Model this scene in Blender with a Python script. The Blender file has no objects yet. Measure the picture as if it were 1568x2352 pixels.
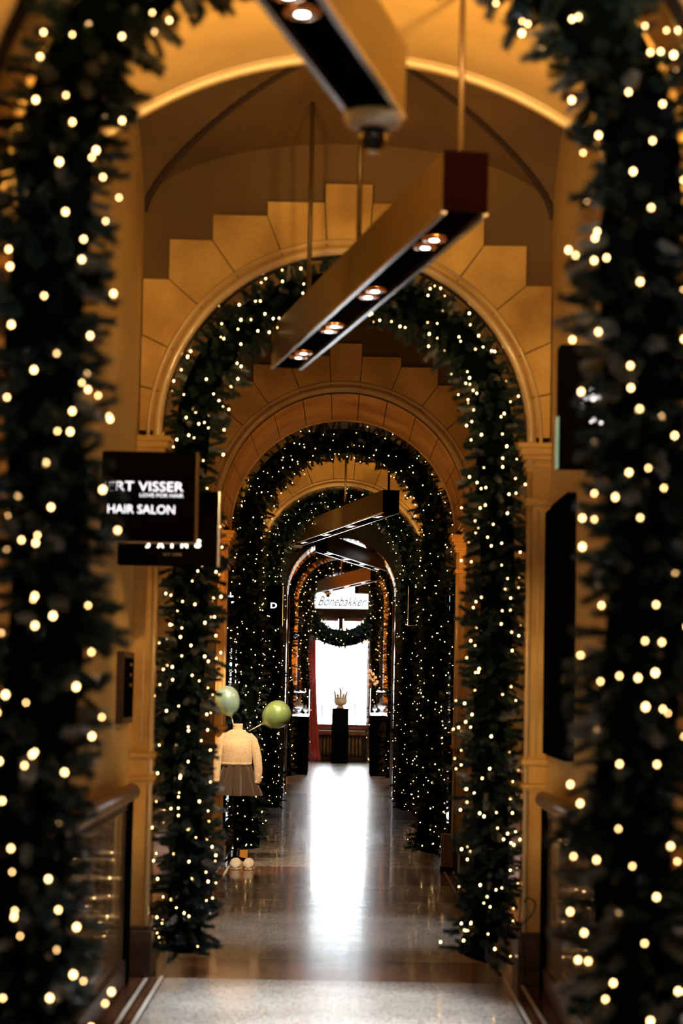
import bpy, bmesh, math, random
import numpy as np
from mathutils import Vector, Matrix, noise

random.seed(7)
rng = np.random.default_rng(11)
sc = bpy.context.scene
COL = sc.collection
PI = math.pi

# ------------------------------------------------------------------ materials
def mat(name, color=(.5, .5, .5), rough=.6, metal=0, spec=.5, emit=None, estr=0, trans=0, coat=0, sheen=0):
    m = bpy.data.materials.new(name); m.use_nodes = True
    b = m.node_tree.nodes['Principled BSDF']
    b.inputs['Base Color'].default_value = (*color, 1)
    b.inputs['Roughness'].default_value = rough
    b.inputs['Metallic'].default_value = metal
    b.inputs['Specular IOR Level'].default_value = spec
    b.inputs['Transmission Weight'].default_value = trans
    b.inputs['Coat Weight'].default_value = coat
    b.inputs['Sheen Weight'].default_value = sheen
    if emit:
        b.inputs['Emission Color'].default_value = (*emit, 1)
        b.inputs['Emission Strength'].default_value = estr
    return m

def noisy(m, c1, c2, scale=6, detail=5, bump=0, bscale=60, lo=.35, hi=.65, rough=None, coords='Object', stretch=None):
    nt = m.node_tree; N = nt.nodes; L = nt.links
    b = N['Principled BSDF']
    tc = N.new('ShaderNodeTexCoord')
    mp = N.new('ShaderNodeMapping')
    if stretch: mp.inputs['Scale'].default_value = stretch
    L.new(tc.outputs[coords], mp.inputs['Vector'])
    n = N.new('ShaderNodeTexNoise'); n.inputs['Scale'].default_value = scale; n.inputs['Detail'].default_value = detail
    L.new(mp.outputs[0], n.inputs['Vector'])
    r = N.new('ShaderNodeValToRGB')
    r.color_ramp.elements[0].position = lo; r.color_ramp.elements[0].color = (*c1, 1)
    r.color_ramp.elements[1].position = hi; r.color_ramp.elements[1].color = (*c2, 1)
    L.new(n.outputs['Fac'], r.inputs[0]); L.new(r.outputs[0], b.inputs['Base Color'])
    if bump:
        n2 = N.new('ShaderNodeTexNoise'); n2.inputs['Scale'].default_value = bscale; n2.inputs['Detail'].default_value = 4
        L.new(mp.outputs[0], n2.inputs['Vector'])
        bp = N.new('ShaderNodeBump'); bp.inputs['Strength'].default_value = bump; bp.inputs['Distance'].default_value = .01
        L.new(n2.outputs['Fac'], bp.inputs['Height']); L.new(bp.outputs[0], b.inputs['Normal'])
    if rough:
        mr = N.new('ShaderNodeMapRange'); mr.inputs['To Min'].default_value = rough[0]; mr.inputs['To Max'].default_value = rough[1]
        L.new(n.outputs['Fac'], mr.inputs['Value']); L.new(mr.outputs[0], b.inputs['Roughness'])
    return m

M = {}
M['plaster'] = noisy(mat('plaster', rough=.55), (.60, .39, .12), (.70, .47, .155), 2.5, 4, .12, 30)
M['vault'] = noisy(mat('dark brown vault', rough=.65), (.115, .060, .013), (.15, .080, .018), 2.5, 4, .1, 30)  # darker brown than the plaster, for vaults and stepped arch walls
M['stone'] = noisy(mat('sandstone', rough=.6), (.38, .20, .04), (.80, .50, .13), 2.6, 12, .5, 45, .3, .72)
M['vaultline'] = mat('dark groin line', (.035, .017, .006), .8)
M['cream'] = mat('cream bead', (.85, .68, .42), .35)
M['stone_gloss'] = noisy(mat('painted moulding', rough=.28, coat=.5), (.50, .33, .14), (.64, .45, .2), 4, 6, .1, 40)
M['mortar'] = mat('mortar', (.035, .016, .007), .95)
M['plinth'] = noisy(mat('dark marble plinth', rough=.3), (.035, .02, .012), (.08, .048, .03), 9, 9, .1, 30)
M['tile'] = noisy(mat('glazed dado tile', rough=.12, coat=.6), (.20, .11, .05), (.42, .27, .13), 5, 6, .35, 14, stretch=(1, 1, .3))
M['darkwood'] = noisy(mat('dark varnished wood', rough=.35), (.018, .007, .003), (.05, .02, .009), 7, 8, .1, 40, stretch=(6, 6, .6))
M['brownwood'] = noisy(mat('brown varnished wood', rough=.35), (.15, .055, .02), (.26, .10, .035), 6, 8, .1, 40, stretch=(6, 6, .6))
M['railwood'] = noisy(mat('worn oak rail', rough=.4), (.2, .1, .035), (.36, .2, .08), 7, 8, .1, 40, stretch=(3, .6, 3))
M['black'] = mat('black satin', (.003, .003, .0035), .6, spec=.0)
M['blackgloss'] = mat('black gloss', (.004, .004, .005), .08)
M['bronze'] = noisy(mat('bronze paint', rough=.42), (.10, .06, .014), (.125, .075, .02), 3, 3)
M['bronze'].node_tree.nodes['Principled BSDF'].inputs['Metallic'].default_value = .35
M['maroon'] = mat('dark end cap', (.004, .001, .0015), .6, spec=0)
M['alu'] = mat('brushed aluminium', (.75, .75, .75), .22, 1)
M['steel'] = mat('polished steel', (.8, .78, .75), .12, 1)
M['rod'] = mat('dark rod', (.10, .06, .025), .35, .4)
M['copper'] = mat('copper reflector', (.95, .45, .2), .2, 1)
M['lampdisc'] = mat('lit lamp', (1, 1, 1), .5, emit=(1, .9, .78), estr=16)
M['bulb'] = mat('warm bulb', (1, .8, .5), .4, emit=(1, .56, .22), estr=12)
M['bulbcool'] = mat('pale bulb', (1, .9, .7), .4, emit=(1, .78, .52), estr=20)
M['needle'] = noisy(mat('pine needles', rough=.32), (.010, .025, .025), (.032, .060, .056), 9, 2)
M['needle_frost_lit'] = noisy(mat('frost and highlight needles', rough=.5), (.10, .115, .11), (.30, .32, .31), 9, 2)  # pale needles: real frost, and painted highlights on the near garlands
M['stem'] = mat('garland core', (.002, .004, .003), .95, spec=0)
M['white'] = mat('white paint', (.8, .8, .78), .4)
M['letter'] = mat('lit lettering', (1, 1, 1), .5, emit=(.9, .93, 1), estr=1.3)
M['letterwarm'] = mat('lit warm lettering', (1, 1, 1), .5, emit=(1, .86, .7), estr=2.5)
M['greyletter'] = mat('grey lettering', (.22, .2, .18), .5)
M['greystrip'] = mat('backlit sign rim', (.5, .9, .75), .5, emit=(.35, .75, .6), estr=.22)
M['camwhite'] = mat('camera housing', (.6, .58, .52), .35)
M['sweater'] = noisy(mat('wool knit', rough=.95, sheen=.4), (.62, .47, .30), (.76, .60, .41), 60, 3, .8, 160)
M['skirt'] = noisy(mat('brown wool skirt', rough=.95, sheen=.3), (.045, .025, .015), (.068, .038, .022), 160, 3, .4, 260)
M['shoe'] = noisy(mat('white felt', rough=.9), (.45, .43, .39), (.6, .57, .52), 20, 3, .3, 90)
M['balloon_blue'] = noisy(mat('pearly pale balloon', rough=.25, metal=.5, coat=.6), (.34, .60, .58), (.48, .70, .70), 3, 2)
M['balloon_green'] = noisy(mat('pearly green balloon', rough=.25, metal=.45, coat=.6), (.24, .42, .15), (.36, .56, .24), 3, 2)
M['velvet'] = noisy(mat('red velvet', rough=.8, sheen=.6), (.50, .010, .03), (.68, .018, .045), 8, 3, .2, 60)
M['urn'] = mat('cream ceramic', (.78, .70, .62), .35)
M['petal'] = mat('white petals', (.95, .95, .95), .6)
M['stalk'] = mat('green stalk', (.06, .10, .03), .6)
M['twig'] = mat('grey twig', (.16, .14, .15), .7)
M['orange'] = mat('orange card', (.6, .26, .04), .6)
M['boxwood'] = noisy(mat('stained box wood', rough=.45), (.14, .08, .035), (.25, .15, .07), 6, 8, .1, 40, stretch=(8, 8, .8))
M['cast'] = noisy(mat('cast radiator metal', rough=.3, metal=.4), (.16, .11, .07), (.3, .22, .16), 6, 4)
M['cable'] = mat('black cable', (.01, .008, .006), .5)
M['display'] = mat('lit display base', (1, 1, 1), .5, emit=(.8, .92, 1), estr=2.5)
M['jewel'] = mat('white display bust', (.9, .92, .95), .4)
M['panelglass'] = mat('lit fanlight panel', (1, 1, 1), .5, emit=(.85, .96, 1), estr=1.5)
M['inkgrey'] = mat('pale grey script', (.28, .30, .31), .5)
M['plantfar'] = mat('bare shrub', (.12, .12, .16), .8)
M['street'] = noisy(mat('pale street', rough=.8), (.5, .5, .5), (.6, .6, .6), 3)

def glass(name, tint=(1, 1, 1), gloss=.04, k=.12):
    m = bpy.data.materials.new(name); m.use_nodes = True
    nt = m.node_tree; N = nt.nodes; L = nt.links
    N.remove(N['Principled BSDF'])
    t = N.new('ShaderNodeBsdfTransparent'); t.inputs[0].default_value = (*tint, 1)
    g = N.new('ShaderNodeBsdfGlossy'); g.inputs['Roughness'].default_value = gloss
    f = N.new('ShaderNodeFresnel'); f.inputs[0].default_value = 1.45
    mx = N.new('ShaderNodeMixShader')
    L.new(f.outputs[0], mx.inputs[0]); L.new(t.outputs[0], mx.inputs[1]); L.new(g.outputs[0], mx.inputs[2])
    L.new(mx.outputs[0], N['Material Output'].inputs[0])
    return m
M['glass'] = glass('clear glass')
M['darkglass'] = mat('dark shop glass', (.01, .011, .012), .03, 0, .9, coat=1)
M['mirror'] = mat('tinted mirror', (.35, .33, .3), .04, 1)

def floor_material():
    m = mat('terrazzo floor', rough=.15, coat=.32); m.node_tree.nodes['Principled BSDF'].inputs['Coat Roughness'].default_value = .07
    nt = m.node_tree; N = nt.nodes; L = nt.links; b = N['Principled BSDF']
    tc = N.new('ShaderNodeTexCoord'); sp = N.new('ShaderNodeSeparateXYZ'); L.new(tc.outputs['Object'], sp.inputs[0])
    def mth(op, a, b_=None, c=None):
        n = N.new('ShaderNodeMath'); n.operation = op
        for i, v in enumerate((a, b_, c)):
            if v is None: continue
            if isinstance(v, (int, float)): n.inputs[i].default_value = v
            else: L.new(v, n.inputs[i])
        return n.outputs[0]
    ax = mth('ABSOLUTE', sp.outputs[0]); y = sp.outputs[1]
    def band(v, c, w): return mth('LESS_THAN', mth('ABSOLUTE', mth('SUBTRACT', v, c)), w)
    # speckled terrazzo
    vo = N.new('ShaderNodeTexVoronoi'); vo.inputs['Scale'].default_value = 95; L.new(tc.outputs['Object'], vo.inputs['Vector'])
    r1 = N.new('ShaderNodeValToRGB'); e = r1.color_ramp
    e.elements[0].position = 0; e.elements[0].color = (.16, .13, .10, 1)
    e.elements[1].position = 1; e.elements[1].color = (.52, .50, .46, 1)
    k = e.elements.new(.22); k.color = (.32, .30, .27, 1)
    k = e.elements.new(.55); k.color = (.44, .42, .38, 1)
    sepc = N.new('ShaderNodeSeparateColor'); L.new(vo.outputs['Color'], sepc.inputs[0]); L.new(sepc.outputs[0], r1.inputs[0])
    n1 = N.new('ShaderNodeTexNoise'); n1.inputs['Scale'].default_value = 2.2; n1.inputs['Detail'].default_value = 6; L.new(tc.outputs['Object'], n1.inputs['Vector'])
    mrk = N.new('ShaderNodeMapRange'); mrk.inputs['From Min'].default_value = .3; mrk.inputs['From Max'].default_value = .7
    mrk.inputs['To Min'].default_value = .72; mrk.inputs['To Max'].default_value = 1.05; L.new(n1.outputs['Fac'], mrk.inputs['Value'])
    vm = N.new('ShaderNodeVectorMath'); vm.operation = 'SCALE'; L.new(r1.outputs[0], vm.inputs[0]); L.new(mrk.outputs[0], vm.inputs['Scale'])
    cur = vm.outputs[0]
    def mix(fac, col, prev):
        n = N.new('ShaderNodeMix'); n.data_type = 'RGBA'
        L.new(fac, n.inputs[0]); L.new(prev, n.inputs[6])
        if isinstance(col, tuple): n.inputs[7].default_value = (*col, 1)
        else: L.new(col, n.inputs[7])
        return n.outputs[2]
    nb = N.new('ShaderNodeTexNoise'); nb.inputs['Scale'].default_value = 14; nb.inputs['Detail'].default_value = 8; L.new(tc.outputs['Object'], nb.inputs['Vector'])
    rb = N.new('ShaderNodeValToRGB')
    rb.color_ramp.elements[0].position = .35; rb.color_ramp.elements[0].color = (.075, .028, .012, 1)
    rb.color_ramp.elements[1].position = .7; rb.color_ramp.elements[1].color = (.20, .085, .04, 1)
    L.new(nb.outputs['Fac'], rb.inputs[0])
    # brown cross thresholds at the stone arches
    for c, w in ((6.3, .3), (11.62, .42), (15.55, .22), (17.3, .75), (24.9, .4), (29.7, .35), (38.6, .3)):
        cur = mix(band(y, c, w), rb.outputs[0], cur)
    inb = mth('GREATER_THAN', ax, .862)
    cur = mix(inb, rb.outputs[0], cur)
    for c in (.862, .893, .931, .967): cur = mix(band(ax, c, .004), (.02, .014, .01), cur)
    for c in (.877, .949): cur = mix(band(ax, c, .0105), (.72, .68, .6), cur)
    L.new(cur, b.inputs['Base Color'])
    # slightly wavy polish
    mp = N.new('ShaderNodeMapping'); mp.inputs['Scale'].default_value = (.8, 2.4, 1); L.new(tc.outputs['Object'], mp.inputs['Vector'])
    n2 = N.new('ShaderNodeTexNoise'); n2.inputs['Scale'].default_value = 2.0; n2.inputs['Detail'].default_value = 3; L.new(mp.outputs[0], n2.inputs['Vector'])
    bp = N.new('ShaderNodeBump'); bp.inputs['Strength'].default_value = .25; bp.inputs['Distance'].default_value = .004
    L.new(n2.outputs['Fac'], bp.inputs['Height']); L.new(bp.outputs[0], b.inputs['Normal'])
    mr = N.new('ShaderNodeMapRange'); mr.inputs['To Min'].default_value = .18; mr.inputs['To Max'].default_value = .30
    L.new(n2.outputs['Fac'], mr.inputs['Value']); L.new(mr.outputs[0], b.inputs['Roughness'])
    return m
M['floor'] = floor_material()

# ------------------------------------------------------------------ mesh helpers
class MB:
    def __init__(s): s.v = []; s.f = []; s.sm = []
    def add(s, vs, fs, smooth=False):
        o = len(s.v); s.v += [tuple(v) for v in vs]
        s.f += [tuple(i + o for i in f) for f in fs]; s.sm += [smooth] * len(fs)
        return s
    def box(s, x0, x1, y0, y1, z0, z1):
        v = [(x0, y0, z0), (x1, y0, z0), (x1, y1, z0), (x0, y1, z0), (x0, y0, z1), (x1, y0, z1), (x1, y1, z1), (x0, y1, z1)]
        return s.add(v, [(3, 2, 1, 0), (4, 5, 6, 7), (0, 1, 5, 4), (1, 2, 6, 5), (2, 3, 7, 6), (3, 0, 4, 7)])
    def obox(s, p0, p1, w, h0, h1):
        """box whose axis runs from p0 to p1 in plan, half width w, z from h0 to h1"""
        a = Vector((p0[0], p0[1])); b = Vector((p1[0], p1[1])); d = (b - a).normalized(); n = Vector((-d.y, d.x)) * w
        c = [a - n, b - n, b + n, a + n]
        v = [(q.x, q.y, h0) for q in c] + [(q.x, q.y, h1) for q in c]
        return s.add(v, [(3, 2, 1, 0), (4, 5, 6, 7), (0, 1, 5, 4), (1, 2, 6, 5), (2, 3, 7, 6), (3, 0, 4, 7)])
    def prism(s, poly, y0, y1):
        """polygon in (x,z), extruded from y0 to y1"""
        n = len(poly)
        v = [(x, y0, z) for x, z in poly] + [(x, y1, z) for x, z in poly]
        f = [tuple(range(n)), tuple(reversed(range(n, 2 * n)))]
        for i in range(n):
            j = (i + 1) % n; f.append((j, i, n + i, n + j))
        return s.add(v, f)
    def tube(s, pts, r, n=10, cap=True, smooth=True):
        pts = [Vector(p) for p in pts]; rs = r if isinstance(r, (list, tuple)) else [r] * len(pts)
        vs = []; fs = []
        up = Vector((0, 0, 1))
        t0 = (pts[1] - pts[0]).normalized()
        if abs(t0.dot(up)) > .95: up = Vector((1, 0, 0))
        nrm = (up - t0 * up.dot(t0)).normalized()
        for i, p in enumerate(pts):
            t = (pts[min(i + 1, len(pts) - 1)] - pts[max(i - 1, 0)]).normalized()
            nrm = (nrm - t * nrm.dot(t)).normalized(); bn = t.cross(nrm)
            for k in range(n):
                a = 2 * PI * k / n
                vs.append(p + (nrm * math.cos(a) + bn * math.sin(a)) * rs[i])
        for i in range(len(pts) - 1):
            for k in range(n):
                k2 = (k + 1) % n
                fs.append((i * n + k, i * n + k2, (i + 1) * n + k2, (i + 1) * n + k))
        s.add(vs, fs, smooth)
        if cap:
            o = len(s.v) - len(vs)
            s.f.append(tuple(o + k for k in reversed(range(n)))); s.sm.append(False)
            s.f.append(tuple(o + (len(pts) - 1) * n + k for k in range(n))); s.sm.append(False)
        return s
    def lathe(s, prof, c, n=24, smooth=True, axis=None):
        """prof list of (r, h) around +Z at c"""
        vs = []; fs = []
        for r, h in prof:
            for k in range(n):
                a = 2 * PI * k / n; vs.append(Vector((r * math.cos(a), r * math.sin(a), h)))
        for i in range(len(prof) - 1):
            for k in range(n):
                k2 = (k + 1) % n; fs.append((i * n + k, i * n + k2, (i + 1) * n + k2, (i + 1) * n + k))
        fs.append(tuple(reversed(range(n)))); fs.append(tuple((len(prof) - 1) * n + k for k in range(n)))
        if axis is not None:
            q = Vector((0, 0, 1)).rotation_difference(Vector(axis).normalized())
            vs = [q @ v for v in vs]
        c = Vector(c)
        return s.add([v + c for v in vs], fs, smooth)
    def rings(s, rings, smooth=True, cap=True):
        n = len(rings[0]); vs = [p for r in rings for p in r]; fs = []
        for i in range(len(rings) - 1):
            for k in range(n):
                k2 = (k + 1) % n; fs.append((i * n + k, i * n + k2, (i + 1) * n + k2, (i + 1) * n + k))
        if cap: fs += [tuple(reversed(range(n))), tuple((len(rings) - 1) * n + k for k in range(n))]
        return s.add(vs, fs, smooth)
    def mesh(s, name):
        me = bpy.data.meshes.new(name); me.from_pydata([tuple(v) for v in s.v], [], s.f)
        me.polygons.foreach_set('use_smooth', s.sm); me.update()
        bm = bmesh.new(); bm.from_mesh(me); bmesh.ops.recalc_face_normals(bm, faces=bm.faces); bm.to_mesh(me); bm.free()
        return me
    def build(s, name, m, parent=None, bevel=0):
        me = s.mesh(name)
        if m: me.materials.append(M[m] if isinstance(m, str) else m)
        o = bpy.data.objects.new(name, me); COL.objects.link(o)
        if parent: o.parent = parent; o.matrix_parent_inverse = Matrix.Translation(-parent_loc(parent))
        if bevel:
            b = o.modifiers.new('b', 'BEVEL'); b.width = bevel; b.segments = 2; b.limit_method = 'ANGLE'
        return o
def parent_loc(p):
    """every mesh keeps its vertices in place coordinates; only the Empties carry a position"""
    return p.location.copy() if p.type == 'EMPTY' else Vector((0, 0, 0))

def empty(name, loc):
    o = bpy.data.objects.new(name, None); o.location = loc; o.empty_display_size = .1; COL.objects.link(o); return o
def tag(o, label, cat, group=None):
    o['label'] = label; o['category'] = cat
    if group: o['group'] = group
    return o
def thing(name, loc, label, cat, group=None): return tag(empty(name, loc), label, cat, group)
def struct(o):
    o['kind'] = 'structure'; return o

# ------------------------------------------------------------------ camera
FPX = 5000.0
H = 1.5
ROLL = math.radians(1.1)
Yc = Vector((-4 / FPX, -396 / FPX, -1)).normalized()
Zc = Vector((math.sin(ROLL), math.cos(ROLL), 0)); Zc = (Zc - Yc * Zc.dot(Yc)).normalized()
Xc = Yc.cross(Zc)
R = Matrix((Xc, Yc, Zc))           # camera coords -> world
cam = bpy.data.cameras.new('camera'); co = bpy.data.objects.new('camera', cam); COL.objects.link(co)
co.matrix_world = Matrix.Translation((0, 0, H)) @ R.to_4x4()
cam.sensor_width = 36; cam.lens = FPX / 2352 * 36; cam.clip_start = .05; cam.clip_end = 300
cam.dof.use_dof = True; cam.dof.focus_distance = 22.5; cam.dof.aperture_fstop = 2.6; cam.dof.aperture_blades = 7
sc.camera = co
def PX(px, py, Y):
    d = R @ Vector(((px - 784) / FPX, -(py - 1176) / FPX, -1))
    t = Y / d.y
    return d.x * t, H + d.z * t

# ------------------------------------------------------------------ setting: floor, walls
W = 1.07
YN, YA, YB, YB2, YC, YD, YE, YW = 5.4, 11.22, 16.55, 18.4, 24.5, 29.6, 38.5, 43.0
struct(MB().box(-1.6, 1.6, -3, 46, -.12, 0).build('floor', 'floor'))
struct(MB().box(-W - .2, -W, -3, YW + .3, 0, 5).build('wall_left', 'plaster'))
struct(MB().box(W, W + .2, -3, YW + .3, 0, 5).build('wall_right', 'plaster'))
struct(MB().box(-W - .2, W + .2, -3.2, -3, 0, 5).build('wall_back', 'darkwood'))
struct(MB().box(-W - .2, W + .2, -3.2, YW + .3, 5, 5.2).build('ceiling', 'plaster'))

RA = .95; ZS = 2.79
ANG = [83.5, 70.0, 55.0, 40.6, 25.3, 12.3, 0.0]
XK = [.125, .426, .71, .933, 1.066]
TK = [4.11, 4.01, 3.935, 3.80, 3.59]
def ap(r, a, z0=ZS):
    a = math.radians(a); return (r * math.cos(a), z0 + r * math.sin(a))
def arcpts(r, a0, a1, n=7, z0=ZS): return [ap(r, a0 + (a1 - a0) * i / n, z0) for i in range(n + 1)]
def shrink(poly, g=.0035):
    cx = sum(p[0] for p in poly) / len(poly); cz = sum(p[1] for p in poly) / len(poly)
    out = []
    for x, z in poly:
        d = math.hypot(x - cx, z - cz); k = 1 - g / d
        out.append((cx + (x - cx) * k, cz + (z - cz) * k))
    return out
def mirror(poly): return [(-x, z) for x, z in reversed(poly)]

def stone_arch(idx, y0, yd, r=RA, zs=ZS, ztop=5.0, steps=True, y1=None):
    """y0 front face, yd depth of the face ring, y1 far end of a deeper intrados"""
    # wall with the opening (tympanum); built of fan cells from the opening to its outer border
    ym = y0 + .03; ye = y0 + yd
    mb = MB(); n = 48
    def outer(a):
        c, s_ = math.cos(a), math.sin(a); t = 1e9
        if abs(c) > 1e-6: t = min(t, W / abs(c))
        if s_ > 1e-6: t = min(t, (ztop - zs) / s_)
        return (c * t, zs + s_ * t)
    rr = r + .012
    for i in range(n):
        a0 = PI * i / n; a1 = PI * (i + 1) / n
        p = [(rr * math.cos(a0), zs + rr * math.sin(a0)), outer(a0)]
        o0, o1 = outer(a0), outer(a1)
        if abs(o0[0]) >= W - 1e-4 and abs(o1[0]) < W - 1e-4 or abs(o1[0]) >= W - 1e-4 and abs(o0[0]) < W - 1e-4:
            p.append((math.copysign(W, o0[0] + o1[0]), ztop))
        p += [outer(a1), (rr * math.cos(a1), zs + rr * math.sin(a1))]
        mb.prism(p, ym, ye)
    if not steps:
        for sx in (1, -1): mb.box(min(sx * r, sx * W), max(sx * r, sx * W), y0, ye, 0, zs)
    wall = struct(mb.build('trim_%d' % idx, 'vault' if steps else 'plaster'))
    bk = MB()
    for i in range(n):
        a0, a1 = 180 * i / n, 180 * (i + 1) / n
        bk.prism([ap(r + .006, a0, zs), ap(r + .05, a0, zs), ap(r + .05, a1, zs), ap(r + .006, a1, zs)], y0 + .002, (y1 or ye) - .01)
    bk.build('mortar_bed', 'mortar', wall)
    # voussoirs
    stones = []
    if steps:
        xk = [x for x in XK]; tk = [t + (zs - ZS) for t in TK]
        key = arcpts(r + .0, 90 + 6.5, 90 - 6.5, 4, zs)[::-1]
        poly = key[::-1] + [(xk[0], tk[1]), (xk[0], tk[0]), (-xk[0], tk[0]), (-xk[0], tk[1])]
        stones.append(poly)
        for k in range(4):
            a0, a1 = ANG[k], ANG[k + 1]
            inner = arcpts(r, a1, a0, 5, zs)
            poly = inner + [(xk[k], tk[k + 1]), (xk[k + 1], tk[k + 1])]
            if k < 3: poly.append((xk[k + 1], tk[k + 2]))
            else: poly.append((xk[4], zs + .505))
            stones.append(poly); stones.append(mirror(poly))
        for a0, a1, z0, z1 in ((25.3, 12.3, zs + .505, zs + .233), (12.3, 0, zs + .233, zs)):
            poly = arcpts(r, a1, a0, 3, zs) + [(xk[4], z0), (xk[4], z1)]
            stones.append(poly); stones.append(mirror(poly))
    ang = [90 + 6.5, 90 - 6.5] + ANG[1:]
    jb = MB()
    for i, p in enumerate(stones):
        MB().prism(shrink(p, .0045), y0 - .012, y0 + .16).build('voussoir', 'stone', wall)
        jb.prism(shrink(p, .001), y0 + .008, y0 + .15)
    if steps: jb.build('mortar_joint', 'mortar', wall)
    # intrados stones behind the face
    yi0 = y0 + (.163 if steps else 0); yi1 = y1 or ye
    if yi1 - yi0 > .05:
        edges = [180 - a for a in ANG[::-1]] ; edges = [180, 167.7, 154.7, 139.4, 125, 110, 96.5, 83.5, 70, 55, 40.6, 25.3, 12.3, 0]
        cells = [(yi0, yi1)] if yi1 - yi0 < 1 else [(yi0, yi0 + (yi1 - yi0) / 2), (yi0 + (yi1 - yi0) / 2, yi1)]
        mb = MB()
        for c0, c1 in cells:
            for a1, a0 in zip(edges, edges[1:]):
                q = arcpts(r, a0 + .22, a1 - .22, 4, zs) + arcpts(r + .045, a0 + .22, a1 - .22, 4, zs)[::-1]
                mb.prism(q, c0 + .003, c1 - .003)
        mb.build('intrados', 'stone', wall)
    # roll mouldings at the edges of the opening
    def roll(y, rad, off, nm='arch_moulding'):
        pts = [(r + off, y, 2.64)] + [((r + off) * math.cos(PI * i / 48), y, zs + (r + off) * math.sin(PI * i / 48)) for i in range(49)] + [(-(r + off), y, 2.64)]
        MB().tube(pts, rad, 12).build(nm, 'stone_gloss', wall)
    roll(y0 - .012, .026, .018); roll(y0 - .014, .011, .066)
    if y1: roll(y1, .022, .012)
    # piers: shaft, capital, bands and plinth on both sides
    def pier(sx, ya, yb):
        p0, p1 = .958, W + .0
        def bx(x0, x1, y_0, y_1, z0, z1):
            m = MB(); m.box(min(sx * x0, sx * x1), max(sx * x0, sx * x1), y_0, y_1, z0, z1); return m
        sh = bx(p0, p1, ya, yb, .25, zs - .1)
        pr = struct(sh.build('trim_%d' % (idx * 10 + (1 if sx > 0 else 2) + (4 if ya > y0 + .5 else 0)), 'stone'))
        mbm = MB()
        mbm.tube([(sx * (p0 + .004), ya + .0, .25), (sx * (p0 + .004), ya, 2.62)], .014, 10)
        mbm.tube([(sx * (p0 + .052), ya + .004, 1.15), (sx * (p0 + .052), ya + .004, 2.42)], .006, 8)
        mbm.build('corner_moulding', 'stone_gloss', pr)
        cap = MB()
        for z0, z1, o in ((2.615, 2.635, .016), (2.635, 2.66, .024), (2.66, 2.675, .018), (2.675, 2.70, .034), (2.70, 2.735, .05), (2.735, 2.762, .062)):
            cap.box(min(sx * (p0 - o), sx * p1), max(sx * (p0 - o), sx * p1), ya - o, yb + .0, z0, z1)
        cap.build('capital', 'stone', pr, .004)
        bd = MB()
        for z0, z1, o in ((2.44, 2.475, .018), (1.105, 1.135, .022), (1.135, 1.15, .012), (.975, .99, .012), (.99, 1.01, .022), (1.01, 1.105, .009)):
            bd.box(min(sx * (p0 - o), sx * p1), max(sx * (p0 - o), sx * p1), ya - o, yb, z0, z1)
        bd.build('band_moulding', 'stone', pr, .004)
        pl = MB()
        pl.box(min(sx * (p0 - .03), sx * p1), max(sx * (p0 - .03), sx * p1), ya - .035, yb + .02, 0, .235)
        pl.box(min(sx * (p0 - .018), sx * p1), max(sx * (p0 - .018), sx * p1), ya - .022, yb + .01, .235, .26)
        pl.build('plinth', 'plinth', pr, .006)
    for sx in (1, -1) if steps else ():
        pier(sx, y0 - .012, y0 + .28)
        if y1: pier(sx, y1 - .28, y1)
    return wall

stone_arch(1, YN, .45)
stone_arch(2, YA, .55)
stone_arch(3, YB, .3, y1=YB2)
stone_arch(4, YC, .5)

# ------------------------------------------------------------------ vaulted ceilings
def seg_arc(crown=4.03, rad=1.6, n=32, x=W):
    out = []
    for i in range(n + 1):
        xx = -x + 2 * x * i / n
        out.append((xx, crown - rad + math.sqrt(rad * rad - xx * xx)))
    return out
def soffit(ya, ym):
    """low segmental barrel from ya to the transverse rib at ym"""
    arc = seg_arc(); mb = MB()
    v = [(x, ya, z) for x, z in arc] + [(x, ym, z) for x, z in arc] + [(x, ya, z + .05) for x, z in arc] + [(x, ym, z + .05) for x, z in arc]
    n = len(arc); f = []
    for i in range(n - 1):
        f += [(i, i + 1, n + i + 1, n + i), (2 * n + i, 3 * n + i, 3 * n + i + 1, 2 * n + i + 1)]
    mb.add(v, f, True)
    # wall above the rib
    for i in range(n - 1):
        (xa, za), (xb, zb) = arc[i], arc[i + 1]
        mb.prism([(xa, za), (xb, zb), (xb, 5), (xa, 5)], ym - .02, ym + .1)
    o = struct(mb.build('ceiling', 'plaster'))
    rb = MB(); rb.tube([(x, ym, z - .004) for x, z in arc], .016, 10)
    rb.tube([(x, ym - .05, z + .004) for x, z in arc], .008, 8)
    struct(rb.build('trim_5' if ym < 10 else 'trim_6', 'cream'))
def groin(ym, ya, n=56, k0=.38, k1=.17):
    y_0 = ym + .1; c = (y_0 + ya) / 2; hf = (ya - y_0) / 2
    def zf(x, y):
        v = min(1, abs(y - c) / hf); u = min(1, abs(x) / W)
        k = k0 + k1 * (1 - v * v)
        return 3.95 + k * math.sqrt(max(0, 1 - min(u, v) ** 2))
    vs = []; fs = []
    for j in range(n + 1):
        for i in range(n + 1):
            # cosine spacing keeps the steep springing smooth
            x = -W * math.cos(PI * i / n); y = c - hf * math.cos(PI * j / n)
            vs.append((x, y, zf(x, y)))
    for j in range(n):
        for i in range(n):
            a = j * (n + 1) + i; fs.append((a, a + 1, a + n + 2, a + n + 1))
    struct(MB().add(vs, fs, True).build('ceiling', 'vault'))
    rb = MB()
    for sx in (1, -1):
        for sy in (1, -1):
            pts = []
            for i in range(25):
                t = math.sin(PI / 2 * i / 24)
                x = sx * W * t; y = c + sy * hf * t
                pts.append((x * .998, y, zf(x, y) - .002))
            rb.tube(pts, .017, 6)
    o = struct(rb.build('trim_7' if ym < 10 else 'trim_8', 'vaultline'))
soffit(YN + .1, 8.62); groin(8.62, YA + .03)
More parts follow.
